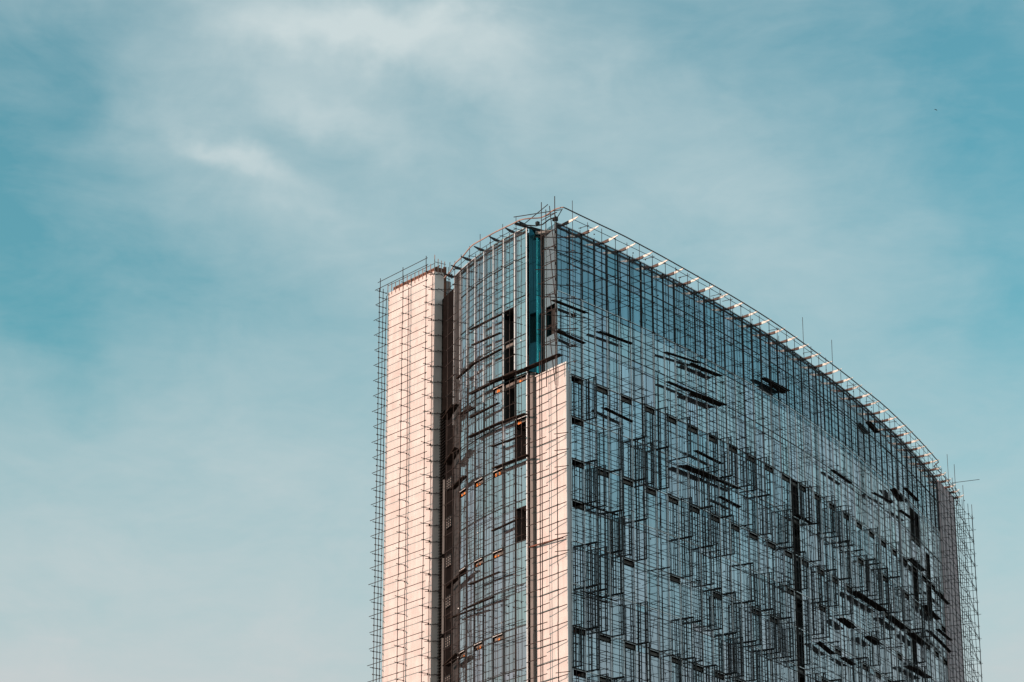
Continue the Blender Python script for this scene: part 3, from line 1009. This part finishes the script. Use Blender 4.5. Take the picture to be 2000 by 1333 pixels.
rows(SL, LP, stL, .3, 1.15, 54, topsL, 111.3, 1.79, 11, p_led=.95, p_led_in=.35, p_tr=.62, wh=.05)
rr = random.Random(5)
for i in range(20):
    s_ = rr.uniform(11.5, 14.8); z = rr.uniform(57, 100)
    SL.pole('brace', LP.at(s_, 1.0, z), LP.at(s_ + rr.uniform(-1.6, 1.6), .6, z + rr.uniform(1.5, 4)), .035, pri=s_)
for i in range(5):
    s_ = 11.9 + .8 * i; z = 98
    while z > 56:
        SL.pole('standard', LP.at(s_, rr.uniform(.4, 1.1), z - 6), LP.at(s_ + rr.uniform(-.1, .1), .8, z), .035, pri=60); z -= rr.uniform(6, 14)
LPL = [(10.49, 102.84, 3.66, 102.5, 1), (10.09, 100.88, 3.88, 100.41, 1), (14.11, 98.3, 9.57, 98.62, 1), (9.57, 98.62, 3.65, 98.51, 1), (10.83, 95.48, 5.53, 95.29, 2), (5.53, 95.29, -0.65, 94.97, 3), (10.37, 92.67, 4.37, 92.58, 1), (11.04, 90.57, -0.47, 90.14, 2), (5.7, 88.03, 0.05, 87.85, 1), (5.29, 85.59, -0.8, 85.51, 2), (5.7, 78.72, 0.44, 78.94, 1), (17.02, 75.27, 11.44, 76.02, 2), (10.22, 74.05, 4.07, 73.97, 1), (11.77, 71.7, 5.15, 71.55, 1), (15.96, 71.67, 9.06, 71.14, 1), (17.6, 94.7, 14.3, 95.4, 3), (13.23, 93.91, 9.81, 93.66, 2), (16.8, 89.2, 13.6, 90.2, 3), (16.8, 66.6, 13.0, 67.1, 3), (15.5, 86.0, 12, 86.5, 2)]
for a, z0, b, z1, n in LPL: SL.plank(LP, a, z0, b, z1, .85 if n == 1 else .6, n, w=.34 if n == 1 else .27, th=.09)
# small debris pieces on the platforms
SL.finish()


class Line:
    """straight path with an outward normal"""
    def __init__(s, c, az, side): s.c, s.t = c, dirv2(az); s.n = Vector((s.t.y, -s.t.x, 0)) * side
    def at(s, t, d, z): q = s.c + s.t * t + s.n * d; return Vector((q.x, q.y, z))
    def fr(s, t): return s.c + s.t * t, s.t, s.n


# left pylon
SP = Scaff('pylon_scaffold', 'light pole scaffolding with wide bays around the tall sunlit pylon at the far left', (-11, 291, 0), .92)
F1 = Line(c1, A1, -1)
rr = random.Random(3)
P1ST = [(.25, .15), (.25, 1.0), (4.8, .2), (4.8, 1.0), (L1 + .1, .2), (L1 + .1, .62), (L1 + .1, 1.1)]
# standards (arc position along the face, stand-off), from the corner to the far edge
for (t_, d_) in P1ST:
    z = (113.2 if d_ > .9 else 111.8) + DZ; cx = 0
    if t_ > L1: z = 112.9 + DZ - (d_ < .5) * .8
    while z > 54:
        z2 = z - 6
        SP.pole('standard', F1.at(t_ + cx, d_, z2 - .1), F1.at(t_ + cx + rr.uniform(-.05, .05), d_ + rr.uniform(-.03, .03), z), .045, pri=114 - z)
        z = z2; cx += rr.uniform(-.05, .05)
    SP.pole('base_standard', F1.at(t_, d_, 0), F1.at(t_, d_, z), .045)
z = 112.95 + DZ; i = 0
while z > 54:
    dz = rr.uniform(-.06, .06)
    SP.pole('ledger', F1.at(-.1 + rr.uniform(-.25, .05), 1.05, z + dz), F1.at(L1 + 1.0 + rr.uniform(0, .4), 1.05, z - .05), .042, pri=i)
    for (a, b) in ((.25, 1.0), (4.8, 1.0)):
        SP.pole('transom', F1.at(a - 0.0, b + rr.uniform(.25, .55), z - .75 + rr.uniform(-.08, .08)), F1.at(a, .1, z - .75 + rr.uniform(-.06, .06)), .042, pri=i)
        SP.knot(F1.at(a, 1.0, z - .75)); SP.knot(F1.at(a, .2, z - .76)); SP.knot(F1.at(a, 1.0, z))
    for zz, e in ((z - .5, .4), (z - 1.25, .05)):
        SP.pole('transom', F1.at(L1 + .1, 1.15 + e, zz), F1.at(L1 + .1, .1, zz - .02), .042, pri=i)
        SP.knot(F1.at(L1 + .1, 1.15, zz)); SP.knot(F1.at(L1 + .1, .2, zz - .02)); SP.knot(F1.at(L1 + .1, .62, zz))
    # ledgers round the shaded side
    q0 = F1.at(.25, .2, z - .9); q1 = c1 + t2 * 1.7 - t1 * .9
    SP.pole('ledger', q0 + Vector((-.4, -.1, -.05)), up(q1, z - .9 + .1), .042, pri=i)
    if i % 1 == 0: SP.pole('brace', up(c1 + t2 * .15 - t1 * .5, z - .9), up(c1 + t2 * 1.9 - t1 * .2, z - 1.25), .036, pri=i)
    SP.knot(q0); SP.knot(up(q1, z - .88)); SP.knot(up(q1, z - 1.3), False)
    z -= 1.87; i += 1
q1 = c1 + t2 * 1.55 - t1 * .75
z = 113.6 + DZ
while z > 54:
    SP.pole('standard', up(q1, z - 6.1), up(q1 + Vector((rr.uniform(-.05, .05), 0, 0)), z), .045, pri=200 - z); z -= 6
SP.pole('base_standard', up(q1, 0), up(q1, z), .045)
SP.pole('ledger', F1.at(.0, 1.05, 113.8 + DZ), F1.at(L1 + .6, 1.05, 113.7 + DZ), .042, pri=0)
for a in (.25, 4.8, L1 + .1): SP.pole('standard', F1.at(a, 1.05, 112.5 + DZ), F1.at(a, 1.05, 114.1 + DZ), .045)
SP.finish()

# front pylon
SF = Scaff('pylon_scaffold', 'single row of rusty poles across the short sunlit pylon at the front corner', (4, 267, 0), 1.1)
F2 = Line(c2, A1b, -1)
rr = random.Random(9)
for (t_, d_, zt) in ((3.35, 1.0, 96.4), (.35, 1.0, 96.8), (5.75, .75, 96.8), (3.0, 1.0, 113.3)):
    z = zt
    zl = 54 if zt < 100 else 100
    while z > zl:
        SF.pole('standard', F2.at(t_, d_, z - 6.1), F2.at(t_ + rr.uniform(-.05, .05), d_ + rr.uniform(-.03, .03), z), .045, pri=1); z -= 6
    SF.pole('base_standard', F2.at(t_, d_, 0), F2.at(t_, d_, max(z, 40)), .045)
z = 94.0; i = 0
while z > 54:
    SF.pole('ledger', F2.at(5.9 + rr.uniform(-.2, .5), 1.05, z), F2.at(1.9 + rr.uniform(-.4, .4), 1.05, z + rr.uniform(-.1, .1)), .04, pri=i)
    SF.knot(F2.at(3.35, 1.0, z)); SF.knot(F2.at(3.35, 1.0, z - .7)); SF.knot(F2.at(.35, 1.0, z - .7))
    a = F2.at(3.35 + rr.choice((.1, .1, .6)), 1.05, z - .75); b = F2.at(-.25 + rr.uniform(-.2, .1), .35, z - .75 - 1.35 + rr.uniform(-.1, .1)); b.z = z - .75 + .35
    SF.pole('transom', a, b, .04, pri=i)
    if rr.random() < .5: SF.pole('transom', F2.at(.7, 1.1, z - .2), F2.at(-.4, .1, z - .1), .038, pri=i)
    z -= 1.79; i += 1
for zz in (105.9, 104.1, 102.6, 100.6, 99.0, 97.2, 109.6, 108.0):
    SF.pole('transom', F2.at(3.6 + rr.uniform(-.6, .9), 1.05, zz), RP.at(1.3 + rr.uniform(-.5, 1.2), 2.2, zz + rr.uniform(-.05, .3)), .045, pri=0)
for t_, zt in ((.6, 113.2), (2.2, 112.2), (1.55, 112.4)):
    z = zt
    while z > 97:
        SF.pole('standard', F2.at(t_, .95 if t_ != 1.55 else .3, z - 5), F2.at(t_, .95, z), .042, pri=1); z -= 5
z = 111.5
while z > 96.5:
    SF.pole('transom', F2.at(2.4, .95, z), F2.at(1.2, .2, z + rr.uniform(-.1, .3)), .036, pri=3)
    SF.pole('transom', F2.at(1.3, .2, z - .9), F2.at(.2, 1.2, z - .6), .036, pri=3)
    SF.pole('ledger', F2.at(2.9, .95, z - .3), F2.at(.3, 1.0, z - .3), .038, pri=3)
    z -= 1.79
SF.pole('ledger', F2.at(6.2, .9, 111.9), F2.at(1.9, .9, 112.7), .042)
SF.pole('ledger', RP.at(-1.3, 1.9, 112.2), LP.at(.2, 1.9, 112.3), .042)
for (za, zb, ta, tb, n) in ((95.35, 95.25, 6.1, .1, 3), (75.9, 75.6, 6.2, .2, 1)):
    for b in range(n):
        mb = MB(); mb.bar(F2.at(ta, .45 + .27 * b, za), F2.at(tb, .45 + .27 * b, zb), .25 if n > 1 else .14, .07 if n > 1 else .12)
        SF.obj('plank', mb.mesh('plank', M['plank'] if n > 1 else M['rust']))
SF.finish()

# right end: open braced tower beyond the last pylon
SE = Scaff('scaffold_tower', 'open cross-braced scaffold tower standing clear against the sky at the right end', (68, 385, 0), .85)
rr = random.Random(31)
stE = [109.5, 111.8, 114.0, 116.3, 118.6, 120.6, 122.2]


def topsE(i, row, s_): return (112.3 if row else 111.4) + [0, 3.2, .4, 3.0, -.4, -1.0, 1.6][i] * (1 if row else .2)


rows(SE, RP, stE, .65, 1.5, 62, topsE, 111.6, 1.79, 8, p_led=.98, p_tr=.95)
E2 = [(122.9, 0.5), (122.9, 1.9), (125.4, .6), (125.4, 1.95), (124.2, 2.2)]
for (s_, d_) in E2:
    z = 110.6 + rr.uniform(-.5, 1.2) - (s_ > 125) * 1.2
    while z > 62:
        SE.pole('standard', RP.at(s_, d_, z - 6.1), RP.at(s_ + rr.uniform(-.05, .05), d_, z), .045, pri=1); z -= 6
    SE.pole('base_standard', RP.at(s_, d_, 0), RP.at(s_, d_, z), .045)
z = 109.6; i = 0
while z > 62:
    e = lambda: rr.uniform(.1, .5)
    SE.pole('ledger', RP.at(122.9 - e(), 1.95, z), RP.at(125.4 + e(), 2.0, z + rr.uniform(-.1, .1)), .04, pri=1)
    SE.pole('ledger', RP.at(122.9 - e(), .75, z), RP.at(125.4 + e(), .95, z), .04, pri=1)
    SE.pole('transom', RP.at(122.9, .7 - e(), z + .1), RP.at(122.9, 1.9 + e(), z + .15), .04, pri=1)
    SE.pole('transom', RP.at(125.4, .7 - e(), z + .1), RP.at(125.4, 1.95 + e(), z + .15), .04, pri=1)
    if i % 2 == 0:
        SE.pole('brace', RP.at(122.9, .7, z), RP.at(125.4, 1.95, z - 3.5), .038, pri=1)
        SE.pole('brace', RP.at(122.9, 1.9, z - 3.5), RP.at(125.4, .9, z), .038, pri=1)
    else:
        SE.pole('brace', RP.at(125.4, .9, z), RP.at(124.2, 2.2, z - 1.8), .038, pri=1)
    for s_, d_ in E2: SE.knot(RP.at(s_, d_, z + .05))
    z -= 1.79; i += 1
SE.pole('ledger', RP.at(114, 1.5, 111.9), RP.at(115.2, 5.2, 112.35), .045, pri=0)
SE.finish()

# ------------------------------------------------------------------ a distant bird
mb = MB()
bc = Vector((66.9, 389.3, 180.0))
wl_, wr_ = Vector((-.27, 0, .06)), Vector((.24, .1, -.14))
body = [Vector((-.05, -.14, .01)), Vector((0, 0, .03)), Vector((.05, .2, 0))]
mb.tube([bc + body[0], bc + body[1] * 1.0, bc + body[2]], .035, 6)
for w_ in (wl_, wr_):
    a, b, c, d = bc + Vector((0, -.07, .015)), bc + w_ * .5 + Vector((0, -.08, .04)), bc + w_ + Vector((0, .03, 0)), bc + Vector((0, .08, .015))
    e = Vector((0, 0, .03))
    mb.add([a, b, c, d, a + e, b + e, c + e * .3, d + e], [(0, 1, 2, 3), (7, 6, 5, 4), (0, 4, 5, 1), (1, 5, 6, 2), (2, 6, 7, 3), (3, 7, 4, 0)])
bd = mb.build('bird', M['bird']); bd['label'] = 'tiny dark bird gliding alone in the clear sky, upper right'; bd['category'] = 'bird'
